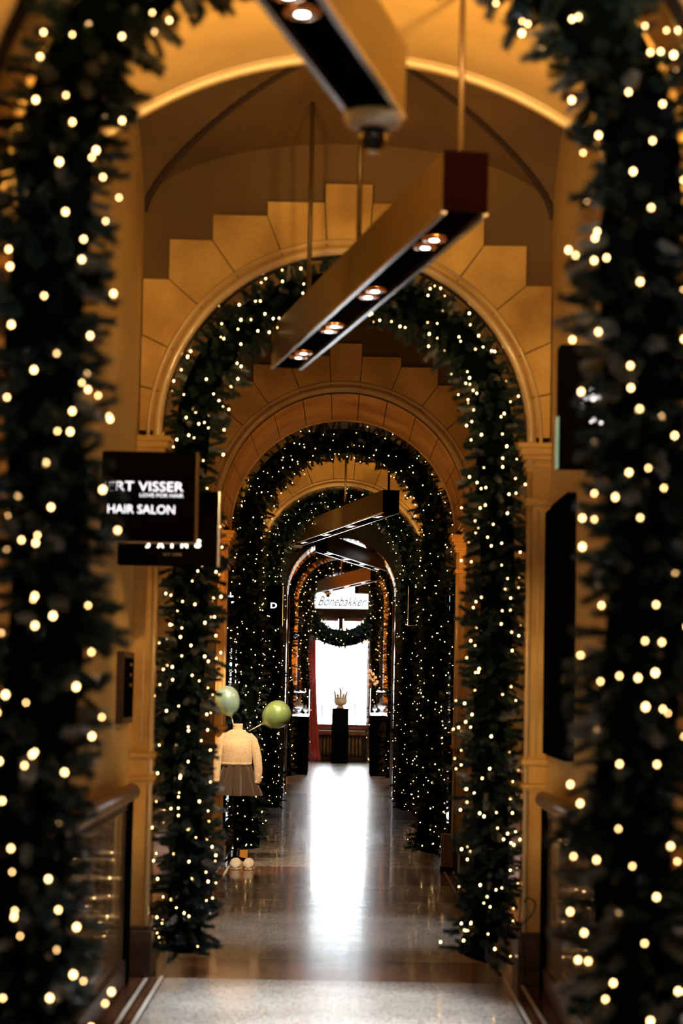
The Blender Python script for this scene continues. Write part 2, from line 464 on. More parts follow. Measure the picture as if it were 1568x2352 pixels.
soffit(YA + .3, 14.35); groin(14.35, YB + .03, k0=.3, k1=.12)
soffit(YB2 + .05, 21.4); groin(21.4, YC + .03, k0=.3, k1=.12)
soffit(YC + .3, 27.4)
soffit(YD + .4, 36.5)
soffit(-2.5, 3.4)

# dark timber screen with a round-headed doorway (depth 29.6)
def dark_screen():
    r, zs = .745, 2.74; mb = MB(); n = 32
    for i in range(n):
        a0 = PI * i / n; a1 = PI * (i + 1) / n
        def outer(a):
            c, s_ = math.cos(a), math.sin(a); t = 1e9
            if abs(c) > 1e-6: t = min(t, W / abs(c))
            if s_ > 1e-6: t = min(t, 2.2 / s_)
            return (c * t, zs + s_ * t)
        p = [(r * math.cos(a0), zs + r * math.sin(a0)), outer(a0)]
        if (abs(outer(a0)[0]) >= W - 1e-4) != (abs(outer(a1)[0]) >= W - 1e-4): p.append((math.copysign(W, outer(a0)[0] + outer(a1)[0]), zs + 2.2))
        p += [outer(a1), (r * math.cos(a1), zs + r * math.sin(a1))]
        mb.prism(p, YD, YD + .35)
    mb.box(-W, -r, YD, YD + .35, 0, zs); mb.box(r, W, YD, YD + .35, 0, zs)
    d = struct(mb.build('door_1', 'darkwood'))
    pts = lambda rr, y: [(rr, y, 0), (rr, y, 1.4)] + [(rr * math.cos(PI * i / 40), y, zs + rr * math.sin(PI * i / 40)) for i in range(41)] + [(-rr, y, 1.4), (-rr, y, 0)]
    ln = MB(); q = [(r + .0, 0)] + [(r * math.cos(PI * i / 40), zs + r * math.sin(PI * i / 40)) for i in range(41)] + [(-r, 0)]
    for (xa, za), (xb, zb) in zip(q, q[1:]):
        k = 1 + .022 / r
        oa = (xa * k, za if za <= zs else zs + (za - zs) * k); ob = (xb * k, zb if zb <= zs else zs + (zb - zs) * k)
        ln.prism([(xa, za), (xb, zb), ob, oa], YD + .002, YD + .95)
    ln.build('door_lining', 'steel', d)
    for sx in (1, -1): MB().tube([(sx * (r - .004), YD + .97, .02), (sx * (r - .004), YD + .97, zs)], .02, 20).build('edge_tube', 'steel', d)
    MB().tube(pts(r + .02, YD - .005), .012, 8).build('door_moulding', 'brownwood', d)
    for sx in (1, -1):
        pl = MB(); x0, x1 = sorted((sx * (r + .06), sx * (W - .06)))
        for z0, z1 in ((.15, .95), (1.05, 2.6)): pl.box(x0, x1, YD - .012, YD, z0, z1)
        pl.build('door_panel', 'darkwood', d, .006)
dark_screen()
stone_arch(5, YE, .4, r=.765, zs=2.96, steps=False)

# ------------------------------------------------------------------ end wall with window
def end_wall():
    mb = MB(); y0, y1 = YW, YW + .25
    wx0, wx1, wz0, wz1 = -.80, .80, .66, 2.40
    mb.box(-W, wx0, y0, y1, 0, 5); mb.box(wx1, W, y0, y1, 0, 5)
    mb.box(wx0, wx1, y0, y1, 0, wz0); mb.box(wx0, wx1, y0, y1, 3.95, 5)
    mb.box(wx0, wx1, y0, y1, wz1, 2.50)
    struct(mb.build('wall_front', 'darkwood'))
    # window 1: tall pane
    w = MB()
    for a, b in ((wx0, wx0 + .07), (wx1 - .07, wx1)): w.box(a, b, y0 - .03, y0 + .08, wz0, wz1)
    w.box(wx0, wx1, y0 - .03, y0 + .08, wz1 - .05, wz1); w.box(wx0, wx1, y0 - .03, y0 + .08, wz0, wz0 + .06)
    w.box(-.56, -.53, y0 - .01, y0 + .06, wz0, wz1); w.box(.53, .56, y0 - .01, y0 + .06, wz0, wz1)
    win = struct(w.build('window_1', 'brownwood', None, .004))
    MB().box(wx0 + .05, wx1 - .05, y0 + .03, y0 + .036, wz0 + .04, wz1 - .03).build('pane', 'glass', win)
    MB().box(-.86, .86, y0 - .10, y0 + .02, wz0 - .045, wz0).build('window_sill', 'brownwood', win, .006)
    # window 2: pair of small arched lights above the transom
    t = MB(); t.box(-.8, .8, y0 - .05, y0 + .08, 2.84, 2.98); t.box(-.8, -.42, y0 - .02, y0 + .08, 2.4, 2.85); t.box(.42, .8, y0 - .02, y0 + .08, 2.4, 2.85)
    t.box(-.045, .045, y0 - .03, y0 + .08, 2.4, 2.86)
    t.box(-.8, .8, y0 - .08, y0 - .04, 2.92, 2.99)
    w2 = struct(t.build('window_2', 'darkwood', None, .004))
    for c in (-.24, .24):
        hd = MB()
        for i in range(10):
            a = c - .195 + .39 * i / 10; b = c - .195 + .39 * (i + 1) / 10
            za = 2.78 + .05 * math.sqrt(max(0, 1 - ((a - c) / .196) ** 2)); zb = 2.78 + .05 * math.sqrt(max(0, 1 - ((b - c) / .196) ** 2))
            hd.prism([(a, za), (b, zb), (b, 2.86), (a, 2.86)], y0, y0 + .06)
        hd.build('arched_head', 'darkwood', w2)
        MB().box(c - .19, c + .19, y0 + .05, y0 + .06, 2.74, 2.85).build('blind', 'brownwood', w2)
        MB().box(c - .195, c + .195, y0 + .03, y0 + .036, 2.4, 2.83).build('pane', 'glass', w2)
    # window 3: glowing half-round fanlight with script
    f = MB(); r0, r1, zc = .53, .60, 3.32
    for i in range(28):
        a0, a1 = PI * i / 28, PI * (i + 1) / 28
        f.prism([(r0 * math.cos(a0), zc + r0 * math.sin(a0)), (r1 * math.cos(a0), zc + r1 * math.sin(a0)), (r1 * math.cos(a1), zc + r1 * math.sin(a1)), (r0 * math.cos(a1), zc + r0 * math.sin(a1))], y0 - .03, y0 + .06)
    f.box(-r1, -r0, y0 - .03, y0 + .06, 2.98, zc); f.box(r0, r1, y0 - .03, y0 + .06, 2.98, zc)
    # dark wood around the fanlight up to the wall opening
    for i in range(28):
        a0, a1 = PI * i / 28, PI * (i + 1) / 28
        def q(a):
            c, s_ = math.cos(a), math.sin(a); tt = min(.80 / max(abs(c), 1e-6), .66 / max(s_, 1e-6)); return (c * tt, zc + s_ * tt)
        p = [(r1 * math.cos(a0), zc + r1 * math.sin(a0)), q(a0)]
        if (abs(q(a0)[0]) > .799) != (abs(q(a1)[0]) > .799): p.append((math.copysign(.8, q(a0)[0] + q(a1)[0]), zc + .66))
        p += [q(a1), (r1 * math.cos(a1), zc + r1 * math.sin(a1))]
        f.prism(p, y0, y0 + .1)
    f.box(-.8, -r1, y0, y0 + .1, 2.9, zc); f.box(r1, .8, y0, y0 + .1, 2.9, zc)
    w3 = struct(f.build('window_3', 'darkwood'))
    pn = MB(); poly = [(-.53, 2.98), (.53, 2.98)] + [(.53 * math.cos(PI * i / 24), zc + .53 * math.sin(PI * i / 24)) for i in range(25)]
    pn.prism(poly, y0 + .03, y0 + .036); pn.build('fanlight_pane', 'panelglass', w3)
    # street outside
    struct(MB().box(-30, 30, YW + .4, 90, -.3, -.1).build('ground', 'street'))
    return w3
fan = end_wall()

# ------------------------------------------------------------------ text
def text_mesh(s, size, ext=.002, bold=0, shear=0, spacing=1, align='LEFT'):
    c = bpy.data.curves.new('t', 'FONT'); c.body = s; c.size = size; c.extrude = ext; c.offset = bold; c.shear = shear
    c.space_character = spacing; c.align_x = align; c.resolution_u = 3
    o = bpy.data.objects.new('t', c); COL.objects.link(o)
    dg = bpy.context.evaluated_depsgraph_get(); me = bpy.data.meshes.new_from_object(o.evaluated_get(dg))
    bpy.data.objects.remove(o); bpy.data.curves.remove(c)
    return me
def text(s, name, px0, px1, py, Y, hpx, m, parent, bold=.003, shear=0, spacing=1, ext=.002):
    """lettering on the plane y = Y, its left and right ends and its base line taken from the photo"""
    x0, z = PX(px0, py, Y); x1, _ = PX(px1, py, Y)
    me = text_mesh(s, .1, ext, bold, shear, spacing)
    vs = np.array([v.co[:] for v in me.vertices]); mn = vs[:, :2].min(0); mx = vs[:, :2].max(0)
    h = PX(px0, py - hpx, Y)[1] - z
    sx = (x1 - x0) / (mx[0] - mn[0]); sz = h / (mx[1] - mn[1])
    for v in me.vertices:
        v.co = Vector((x0 + (v.co.x - mn[0]) * sx, Y - v.co.z, z + (v.co.y - mn[1]) * sz))
    me.materials.clear(); me.materials.append(M[m]); me.name = name
    o = bpy.data.objects.new(name, me); COL.objects.link(o)
    if parent: o.parent = parent; o.matrix_parent_inverse = Matrix.Translation(-parent_loc(parent))
    return o
text('Bonebakker', 'lettering', 730, 842, 1391, YW + .015, 22, 'inkgrey', fan, .0006, .5)

# ------------------------------------------------------------------ garlands
def sprig_proto(nn=64, length=.115, nl=.034, w=.0036):
    tris = []
    for i in range(nn):
        u = (i + random.random()) / nn
        base = Vector((0, 0, u * length * .92))
        a = i * 2.399 + random.uniform(-.3, .3)
        tilt = math.radians(random.uniform(38, 68) * (1 - .3 * u))
        d = Vector((math.cos(a) * math.sin(tilt), math.sin(a) * math.sin(tilt), math.cos(tilt)))
        l = nl * random.uniform(.75, 1.1) * (1 - .25 * u)
        side = d.cross(Vector((0, 0, 1)))
        side = side.normalized() if side.length > 1e-4 else Vector((1, 0, 0))
        side = (side * math.cos(random.uniform(0, PI)) + d.cross(side) * .6).normalized() * w
        tris += [base - side, base + side, base + d * l]
    # stem
    for k in range(3):
        a = 2 * PI * k / 3; q = Vector((math.cos(a), math.sin(a), 0)) * .0022; a2 = a + 2; q2 = Vector((math.cos(a2), math.sin(a2), 0)) * .0022
        tris += [q, q2, Vector((0, 0, length))]
    return np.array([t[:] for t in tris], dtype=np.float32)

def np_mesh(name, verts, nv_per=3, m='needle'):
    me = bpy.data.meshes.new(name); n = len(verts); nf = n // nv_per
    me.vertices.add(n); me.vertices.foreach_set('co', verts.astype(np.float32).ravel())
    me.loops.add(n); me.loops.foreach_set('vertex_index', np.arange(n, dtype=np.int32))
    me.polygons.add(nf); me.polygons.foreach_set('loop_start', np.arange(0, n, nv_per, dtype=np.int32))
    me.materials.append(M[m]); me.update(calc_edges=True)
    return me

def ico(r, sub=1):
    bm = bmesh.new(); bmesh.ops.create_icosphere(bm, subdivisions=sub, radius=r)
    for v in bm.verts: v.co.z *= 1.25
    me = bpy.data.meshes.new('light_bulb'); bm.to_mesh(me); bm.free(); me.materials.append(M['bulb']); return me
def octa(r):
    v = np.array([(r, 0, 0), (-r, 0, 0), (0, r, 0), (0, -r, 0), (0, 0, r), (0, 0, -r)])
    f = [(0, 2, 4), (2, 1, 4), (1, 3, 4), (3, 0, 4), (2, 0, 5), (1, 2, 5), (3, 1, 5), (0, 3, 5)]
    return v, f

def garland(name, path, label, cat, density, rad, bulbs, br, seed, core=.07, frac_pale=0, fy=1.0, needles=64, group=None, closed=False, slen=.115, nl=.034, hang=.25):
    random.seed(seed); rg = np.random.default_rng(seed)
    P = [Vector(p) for p in path]
    seg = [(P[i + 1] - P[i]).length for i in range(len(P) - 1)]; L = sum(seg)
    cum = np.cumsum([0] + seg)
    def at(s):
        i = min(len(seg) - 1, max(0, int(np.searchsorted(cum, s) - 1))); t = (s - cum[i]) / seg[i]
        return P[i].lerp(P[i + 1], t), (P[i + 1] - P[i]).normalized()
    base = P[0].copy(); base.z = 0 if not closed else P[0].z
    g = thing(name, base, label, cat, group)
    c = MB().tube(P, core, 10, cap=not closed); c.build('garland_core', 'stem', g)
    proto = [sprig_proto(needles, slen, nl) for _ in range(3)]
    n = int(L * density); outs = {'needle': [], 'needle_frost_lit': []}
    ph = random.uniform(0, 9)
    for i in range(n):
        s = L * (i + random.random()) / n; p, t = at(s)
        a = random.uniform(0, 2 * PI)
        ref = Vector((0, 1, 0)); e1 = t.cross(ref).normalized(); e2 = Vector((0, 1, 0))
        d = (e1 * math.cos(a) + e2 * math.sin(a) * fy).normalized()
        lump = .82 + .30 * noise.noise(Vector((s * 2.3 + ph, a * .6, ph)))
        along = random.uniform(-.55, .55)
        d2 = (d + t * along + Vector((0, 0, -hang * random.random()))).normalized()
        r_off = (rad - slen * .8) * lump * math.sqrt(random.uniform(.35, 1))
        o = p + Vector((d.x, d.y * fy, d.z)) * r_off
        q = Vector((0, 0, 1)).rotation_difference(d2) @ Matrix.Rotation(random.uniform(0, 6.3), 3, 'Z').to_quaternion()
        sc_ = random.uniform(.7, 1.15)
        mtx = np.array(q.to_matrix()) * sc_
        v = proto[i % 3] @ mtx.T + np.array(o[:])
        v[:, 2] = np.maximum(v[:, 2], .004)
        outs['needle_frost_lit' if random.random() < frac_pale else 'needle'].append(v)
    for k, lst in outs.items():
        if lst:
            o = bpy.data.objects.new('needles', np_mesh('needles', np.concatenate(lst), 3, k)); COL.objects.link(o)
            o.parent = g; o.matrix_parent_inverse = Matrix.Translation(-base)
            if k == 'needle_frost_lit': o['label'] = 'pale frost and highlight needles'
    # bulbs
    nb = int(L * bulbs); pos = []
    for i in range(nb):
        s = L * (i + random.random()) / nb; p, t = at(s)
        a = random.uniform(0, 2 * PI)
        if random.random() < .45: a = random.uniform(PI, 2 * PI)
        e1 = t.cross(Vector((0, 1, 0))).normalized()
        d = e1 * math.cos(a) + Vector((0, 1, 0)) * math.sin(a) * fy
        q = p + d * (rad * random.uniform(.5, .95)) + t * random.uniform(-.03, .03)
        if q.z < .02: q.z = .02
        pos.append(q)
    # the 100 nearest to the viewer's side and inside the frame stand alone
    pos.sort(key=lambda q: (q.y, -q.z))
    vis = [q for q in pos]
    me = ico(br, 1)
    for q in vis[:100]:
        o = bpy.data.objects.new('light_bulb', me); o.location = q; k = random.uniform(.5, 1.15); o.scale = (k, k, k); COL.objects.link(o); o.parent = g; o.matrix_parent_inverse = Matrix.Translation(-base)
    v0, f0 = octa(br * 1.1)
    if seed <= 2: v0 = np.array([v.co[:] for v in me.vertices]); f0 = [tuple(p.vertices) for p in me.polygons]
    if len(vis) > 100:
        mb = MB()
        for q in vis[100:]: mb.add(v0 * random.uniform(.6, 1.1) + np.array(q[:]), f0)
        me2 = bpy.data.meshes.new('light_bulbs'); me2.from_pydata([tuple(v) for v in mb.v], [], mb.f); me2.materials.append(M['bulb'])
        o = bpy.data.objects.new('light_bulbs', me2); COL.objects.link(o); o.parent = g; o.matrix_parent_inverse = Matrix.Translation(-base)
        o['kind'] = 'stuff'
    return g

def arch_path(y, r=.80, zs=ZS, zl=.12, zr=.12, kick=(.0, .0), n=40, wob=.02):
    pts = []
    for i in range(24):
        z = zl + (zs - zl) * i / 24
        k = math.exp(-z / .22)
        pts.append((-r + kick[0] * k + wob * math.sin(z * 5 + y), y - .12 * k + wob * math.cos(z * 3.1 + y), z))
    for i in range(n + 1):
        a = PI - PI * i / n
        pts.append((r * math.cos(a), y, zs + r * math.sin(a)))
    for i in range(24):
        z = zs - (zs - zr) * (i + 1) / 24
        k = math.exp(-z / .22)
        pts.append((r - kick[1] * k + wob * math.sin(z * 4 + 1 + y), y - .12 * k + wob * math.cos(z * 3.7 + y), z))
    return pts

garland('pine_garland', arch_path(YN + .16, .765, kick=(.05, .05)), 'thick dark garland with warm lights on the nearest arch, cut off by the frame', 'garland', 250, .21, 56, .0055, 1, core=.10, frac_pale=.13, needles=130)  # pale share paints the light caught on the foliage
garland('pine_garland', arch_path(YA + .17, .80, kick=(.06, .16)), 'garland with warm lights inside the arch of golden stepped stones', 'garland', 260, .205, 62, .0052, 2, core=.09, frac_pale=.10, needles=120)  # pale needles paint highlights on the foliage here
garland('pine_garland', arch_path(YB2 + .14, .79, kick=(.05, .10)), 'garland with warm lights inside the reddish double-moulded arch, behind the dressed mannequin', 'garland', 210, .205, 62, .0047, 3, core=.105, frac_pale=.04, needles=90)
garland('pine_garland', arch_path(YC + .20, .79, kick=(.04, .08)), 'smaller garland with dense lights on the golden arch behind the zigzag lamp', 'garland', 180, .20, 58, .0048, 4, core=.105, frac_pale=.05, needles=66)
garland('pine_garland', arch_path(33.0, .765, 2.76, kick=(.0, .0)), 'pale frosted garland just behind the dark round-headed doorway', 'garland', 170, .14, 20, .0045, 5, core=.05, frac_pale=.7, needles=50)
garland('pine_garland', arch_path(YE + .2, .62, 2.96, kick=(.0, .0)), 'farthest garland, on the small orange arch just before the end window', 'garland', 130, .13, 22, .005, 6, core=.07, needles=50)
def wreath():
    cx, cz = PX(786, 1381, 41.0)
    pts = [(cx + .70 * math.cos(2 * PI * i / 40), 41.0, cz + .70 * math.sin(2 * PI * i / 40)) for i in range(41)]
    garland('wreath', pts, 'big round pine wreath with white lights hanging before the end window', 'wreath', 300, .235, 34, .006, 8, core=.155, needles=64, closed=True, nl=.04, slen=.12, hang=.1)
wreath()

# ------------------------------------------------------------------ pendant beams
ZL = 3.158
def beam(pn, pf, nrods, label, spots, power=8, cone=40, w=.08, h=.225, z=ZL):
    a = Vector(pn); b = Vector(pf); d = (b - a).normalized(); n = Vector((-d.y, d.x))
    root = thing('pendant_lamp', (a.x, a.y, z), label, 'lamp', None)
    hs = MB()
    hs.obox(a, b, w, z + h - .012, z + h)
    for s_ in (1, -1):
        o = n * (w - .006) * s_; hs.obox(a + o, b + o, .006, z + .012, z + h - .012)
    hs.build('housing', 'bronze', root)
    MB().obox(a - d * .012, a, w, z + .01, z + h).build('end_cap', 'maroon', root); MB().obox(b, b + d * .012, w, z + .01, z + h).build('end_cap', 'maroon', root)
    tr = MB()
    for s_ in (1, -1):
        o = n * (w - .005) * s_; tr.obox(a + o, b + o, .009, z, z + .013)
    tr.build('trim_rail', 'alu', root)
    bf = MB(); bf.obox(a, b, w - .012, z + .022, z + .034); bf.build('baffle', 'black', root)
    for t in spots:
        c = a.lerp(b, t)
        for k in (-1, 1):
            q = c + d * .075 * k
            sp = MB().lathe([(.036, .0), (.046, .0), (.050, .018), (.044, .022), (.038, .010)], (q.x, q.y, z + .004), 20).build('reflector', 'copper', root)
            MB().lathe([(.012, 0), (.026, .003), (.034, .010), (.034, .018)], (q.x, q.y, z + .003), 20).build('light_disc', 'lampdisc', sp)
            l = bpy.data.lights.new('spot', 'SPOT'); l.energy = power[spots.index(t)] if isinstance(power, tuple) else power; l.spot_size = math.radians(cone); l.spot_blend = .7; l.shadow_soft_size = .035; l.color = (.96, .98, 1)
            lo = bpy.data.objects.new('spot', l); lo.location = (q.x, q.y, z - .012); COL.objects.link(lo)
    for t, rr in nrods:
        q = a.lerp(b, t)
        MB().tube([(q.x, q.y, z + h), (q.x, q.y, 4.5 if t > .1 else 4.5)], .0115, 10).build('suspension_rod', 'rod', root)
    return root
SPOT = 7
def bp(px, py, z=ZL):
    """point of the photo on the level of the lamp undersides"""
    d = R @ Vector(((px - 784) / FPX, -(py - 1176) / FPX, -1)); t = (z - H) / d.z
    return (d.x * t, d.y * t)
b2n, b2f = bp(1067, 494), bp(657, 849)
beam(b2n, b2f, ((.02, 0), (.5, 0), (.83, 0)), 'long bronze box lamp with four pairs of spots in front of the stepped arch', (.14, .42, .66, .88), power=(80, 210, 320, 120), cone=38)
b1f = bp(868, 277)
dx = (b1f[0] + .22 - 0) / 1.0
b1n = (b1f[0] - .74, b1f[1] - 3.55)
beam(b1n, b1f, ((.1, 0), (.62, 0)), 'nearest bronze box lamp, cut by the top edge, with a dome camera at its end', (.12, .38, .70), power=60)
b3n, b3f = bp(897, 1179), bp(675, 1255)
beam(b3n, b3f, ((.02, 0), (.42, 0), (.95, 0)), 'bronze box lamp with white edges under the golden arch, dome camera at its far end', (.1, .36, .62, .88))
b4n, b4f = bp(738, 1268), bp(880, 1313)
beam(b4n, b4f, ((.3, 0), (.75, 0)), 'dark box lamp slanting down to the right inside the round-headed doorway', (.1, .36, .62, .88))
b5n, b5f = bp(862, 1333), bp(737, 1362)
beam(b5n, (b5f[0], b5f[1]), ((.1, 0), (.6, 0)), 'golden box lamp crossing in front of the glowing script panel', (.2, .5, .8), power=26, cone=60)
b6n = (-.05, YE + .75); b6f = (.62, YE + 1.6)
beam((.28, 39.7), (.80, 39.9), ((.5, 0),), 'farthest short golden box lamp, right of the script panel', (.5,), power=30, cone=70)

# dome cameras
def dome(px, py, Y, label, s=1):
    x, z = PX(px, py, Y); zt = ZL
    r = thing('dome_camera', (x, Y, zt), label, 'camera')
    MB().lathe([(.05 * s, zt), (.066 * s, zt), (.068 * s, zt - .012), (.06 * s, zt - .03 * s), (.045 * s, zt - .036 * s), (.03 * s, zt - .037 * s)], (x, Y, 0), 28).build('mount', 'camwhite', r)
    MB().lathe([(.034 * s, zt - .037 * s), (.034 * s, zt - .058 * s), (.03 * s, zt - .072 * s), (.02 * s, zt - .082 * s), (.006 * s, zt - .086 * s)], (x, Y, 0), 28).build('camera_dome', 'blackgloss', r)
    MB().lathe([(.014 * s, zt - .085 * s), (.012 * s, zt - .090 * s), (.003 * s, zt - .091 * s)], (x, Y, 0), 16).build('lens', 'steel', r)
d1 = Vector(b1f)
dome(858, 250, d1.y - .08, 'white dome camera with black eye under the nearest box lamp', 1.3)
dome(682, 1256, b3f[1] - .25, 'small dome camera under the far end of the white-edged lamp')
dome(753, 1366, b5f[1] - .3, 'tiny dome camera under the golden lamp by the script panel')

# ------------------------------------------------------------------ signs
def boxsign(px0, px1, py0, py1, Y, th, label, wall=None, m='black', strip=None, cat='sign'):
    x0, z1 = PX(px0, py0, Y); x1, z0 = PX(px1, py1, Y)
    off = .032 if Y > 19 else 0
    if wall == 'l': x0 = -W + off
    if wall == 'r': x1 = W - off
    r = thing('hanging_sign', (x0 if wall != 'r' else x1, Y, (z0 + z1) / 2), label, cat)
    MB().box(x0, x1, Y, Y + th, z0, z1).build('sign_panel', m, r, .006)
    if strip: MB().box(*strip(x0, x1, z0, z1, Y, th)).build('sign_edge', 'steel' if strip != 'g' else 'greystrip', r)
    return r, x0, x1, z0, z1
YS1 = 9.6
s1, x0, x1, z0, z1 = boxsign(240, 447, 1035, 1245, YS1, .09, 'black sign reading VISSER and HAIR SALON in white, on the left wall', 'l')
MB().box(x1 - .002, x1 + .006, YS1 + .0, YS1 + .09, z0, z1).build('sign_edge', 'bronze', s1)
MB().box(x0 + .004, x1, YS1 + .02, YS1 + .07, z0 - .006, z0 + .002).build('sign_base_strip', 'alu', s1)
yt = YS1 - .006
text('BERT VISSER', 'lettering', 229, 421, 1126, yt, 22, 'letter', s1, .0)
text('LOVE FOR HAIR', 'lettering', 321, 421, 1141, yt, 8, 'letter', s1, .0)
text('HAIR SALON', 'lettering', 247, 401, 1178, yt, 20, 'letter', s1, .0)
YS2 = 10.35
s2, x0, x1, z0, z1 = boxsign(290, 499, 1125, 1301, YS2, .08, 'lower black sign with spaced letters, half hidden behind the hair salon sign', 'l')
MB().box(x1 - .002, x1 + .005, YS2, YS2 + .08, z0, z1).build('sign_edge', 'alu', s2)
for ch, a, b in (('J', 334, 344), ('A', 361, 376), ('I', 392, 397), ('N', 415, 431), ('S', 447, 461)):
    text(ch, 'lettering', a, b, 1258, YS2 - .005, 19, 'letterwarm', s2, .006)
text('EST 2008', 'lettering', 375, 417, 1276, YS2 - .005, 6, 'greyletter', s2, .001)
YS3 = 8.4
s3, x0, x1, z0, z1 = boxsign(1286, 1560, 790, 1078, YS3, .12, 'big black box sign with glowing white mark on the right wall, blurred behind the garland', 'r')
def blob(mb, px, py, rpx, squash=1):
    x, z = PX(px, py, YS3 - .006); r = rpx * YS3 / FPX
    mb.prism([(x + r * math.cos(2 * PI * k / 12), z + squash * r * math.sin(2 * PI * k / 12)) for k in range(12)], YS3 - .008, YS3)
mb = MB()
for px, py, r, q in ((1335, 905, 9, 1), (1345, 912, 8, 1), (1359, 899, 9, 1.2), (1362, 914, 8, 1), (1375, 912, 6, 1), (1337, 930, 5, 1.8), (1364, 964, 5, 1), (1380, 971, 4, 1), (1357, 969, 3, 1)):
    blob(mb, px, py, r, q)
mb.build('glowing_mark', 'letter', s3)
MB().box(x0 - .004, x0 + .001, YS3 + .02, YS3 + .1, z0, z0 + .20).build('sign_edge', 'greystrip', s3)
# small far signs
YS4 = 21.6
s4, x0, x1, z0, z1 = boxsign(597, 648, 1345, 1438, YS4, .05, 'narrow dark sign with a white letter D, left of the doorway', 'l')
MB().box(x1 - .003, x1 + .004, YS4 - .003, YS4 + .05, z0, z1).build('sign_edge', 'alu', s4)
text('D', 'lettering', 621, 636, 1397, YS4 - .005, 13, 'letter', s4, .003)
s5, x0, x1, z0, z1 = boxsign(938, 1040, 1346, 1438, 21.6, .05, 'dark unlit sign with a thin pale rim, right of the doorway', 'r')
MB().box(x0 - .003, x0 + .003, 21.595, 21.65, z0, z1).build('sign_edge', 'alu', s5)
MB().box(x0, x1, 21.595, 21.65, z0 - .005, z0).build('sign_base_strip', 'alu', s5)
YS6 = 19.3
x0, z1 = PX(500, 1346, YS6); x1, z0 = PX(541, 1390, YS6)
s6 = thing('hanging_sign', (-W, YS6, z0), 'small glowing white sign above the mannequin, on the left wall', 'sign')
MB().box(-W + .032, x1, YS6, YS6 + .04, z0, z1).build('sign_panel', 'black', s6)
for a, b, c, d_ in ((514, 536, 1372, 1368), (528, 531, 1371, 1357), (531, 540, 1386, 1381)):
    p = PX(a, c, YS6); q = PX(b, d_, YS6); MB().box(min(p[0], q[0]), max(p[0], q[0]), YS6 - .006, YS6, min(p[1], q[1]), max(p[1], q[1])).build('lit_stroke', 'letter', s6)
YS7 = 34.3
x0, z1 = PX(664, 1452, YS7); x1, z0 = PX(692, 1470, YS7)
s7 = thing('hanging_sign', (-W, YS7, z0), 'tiny blue-white script sign on the left, beside the red curtain', 'sign')
MB().box(-W, x1, YS7, YS7 + .04, z0, z1).build('sign_panel', 'black', s7)
mb = MB()
for k in range(9):
    px = 668 + k * 2.1; p = PX(px, 1464 - 1.5 * (k % 3), YS7); mb.box(p[0], p[0] + .01, YS7 - .005, YS7, p[1], p[1] + .02 + .012 * (k % 2))
mb.build('glowing_mark', 'letter', s7)

# notice board on the left wall
nb = thing('notice_board', (-W, 10.7, 1.0), 'narrow dark framed board on the left wall under the signs', 'board')
MB().box(-W, -W + .035, 10.45, 10.98, 1.29, 1.64).build('frame', 'darkwood', nb, .004)
MB().box(-W + .035, -W + .037, 10.48, 10.95, 1.32, 1.61).build('board_face', 'black', nb)
mb = MB()
for z in (1.47, 1.52, 1.57): mb.box(-W + .036, -W + .045, 10.7, 10.76, z, z + .015)
mb.build('fixing', 'copper', nb)

# ------------------------------------------------------------------ dado panelling and rails
def dado(sx, ya, yb, label):
    r = thing('dado_panel', (sx * W, (ya + yb) / 2, 0), label, 'panelling')
    def bx(x0, x1, y0, y1, z0, z1, nm, m, bev=.004):
        a, b = sorted((sx * x0, sx * x1)); return MB().box(a, b, y0, y1, z0, z1).build(nm, m, r, bev)
    bx(W - .028, W, ya, yb, .12, .9, 'tile_face', 'tile', 0)
    bx(W - .045, W, ya, yb, 0, .13, 'skirting', 'plinth')
    bx(W - .05, W, yb - .14, yb, .0, .92, 'end_post', 'black')
    bx(W - .035, W, ya, yb, .86, .90, 'frame_rail', 'darkwood')
    MB().tube([(sx * (W - .04), ya, .945), (sx * (W - .04), yb, .945)], .042, 14).build('top_rail', 'railwood', r)
dado(1, 5.2, 10.98, 'glazed brown dado with rounded oak rail along the right wall')
dado(-1, 5.2, 10.98, 'glazed brown dado in a dark frame along the left wall')
dado(1, 12.2, 16.3, 'brown dado on the right wall behind the second garland')
dado(-1, 12.2, 16.3, 'brown dado on the left wall behind the second garland')

# shop windows on the walls
def shopwin(sx, ya, yb, z0, z1, label, frame='black', m='darkglass', muntins=1):
    r = thing('shop_window', (sx * W, (ya + yb) / 2, 0), label, 'window')
    a, b = sorted((sx * (W - .03), sx * W))
    f = MB()
    f.box(a, b, ya, ya + .03, z0, z1); f.box(a, b, yb - .03, yb, z0, z1)
    f.box(a, b, ya, yb, z1 - .06, z1); f.box(a, b, ya, yb, z0, z0 + .06)
    for i in range(1, muntins + 1):
        y = ya + (yb - ya) * i / (muntins + 1); f.box(a, b, y - .02, y + .02, z0, z1)
    f.build('frame', frame, r)
    a, b = sorted((sx * (W - .012), sx * W))
    MB().box(a, b, ya + .03, yb - .03, z0 + .03, z1 - .03).build('pane', m, r)
    return r
r_ = shopwin(1, 10.74, 11.17, 1.17, 2.40, 'narrow dark mirror glass between the flat black cabinet and the stone pier', m='mirror', muntins=0)
dl = thing('wall_cabinet', (W, 10.4, 1.17), 'tall flat black cabinet on the right wall, below the blurred box sign', 'cabinet')
MB().box(W - .045, W, 9.95, 10.72, 1.17, 2.40).build('cabinet_body', 'black', dl, .004)
shopwin(-1, 16.95, 17.75, .12, 2.5, 'dark glass shopfront on the left wall behind the mannequin')
shopwin(1, 16.95, 18.05, .12, 2.5, 'dark glass shopfront on the right wall inside the reddish double arch')
shopwin(-1, 19.2, 24.2, .1, 2.6, 'long dark glass shopfront on the left wall past the mannequin', muntins=3)
shopwin(1, 19.2, 24.2, .1, 2.6, 'long dark glass shopfront on the right wall facing the long left one', muntins=3)
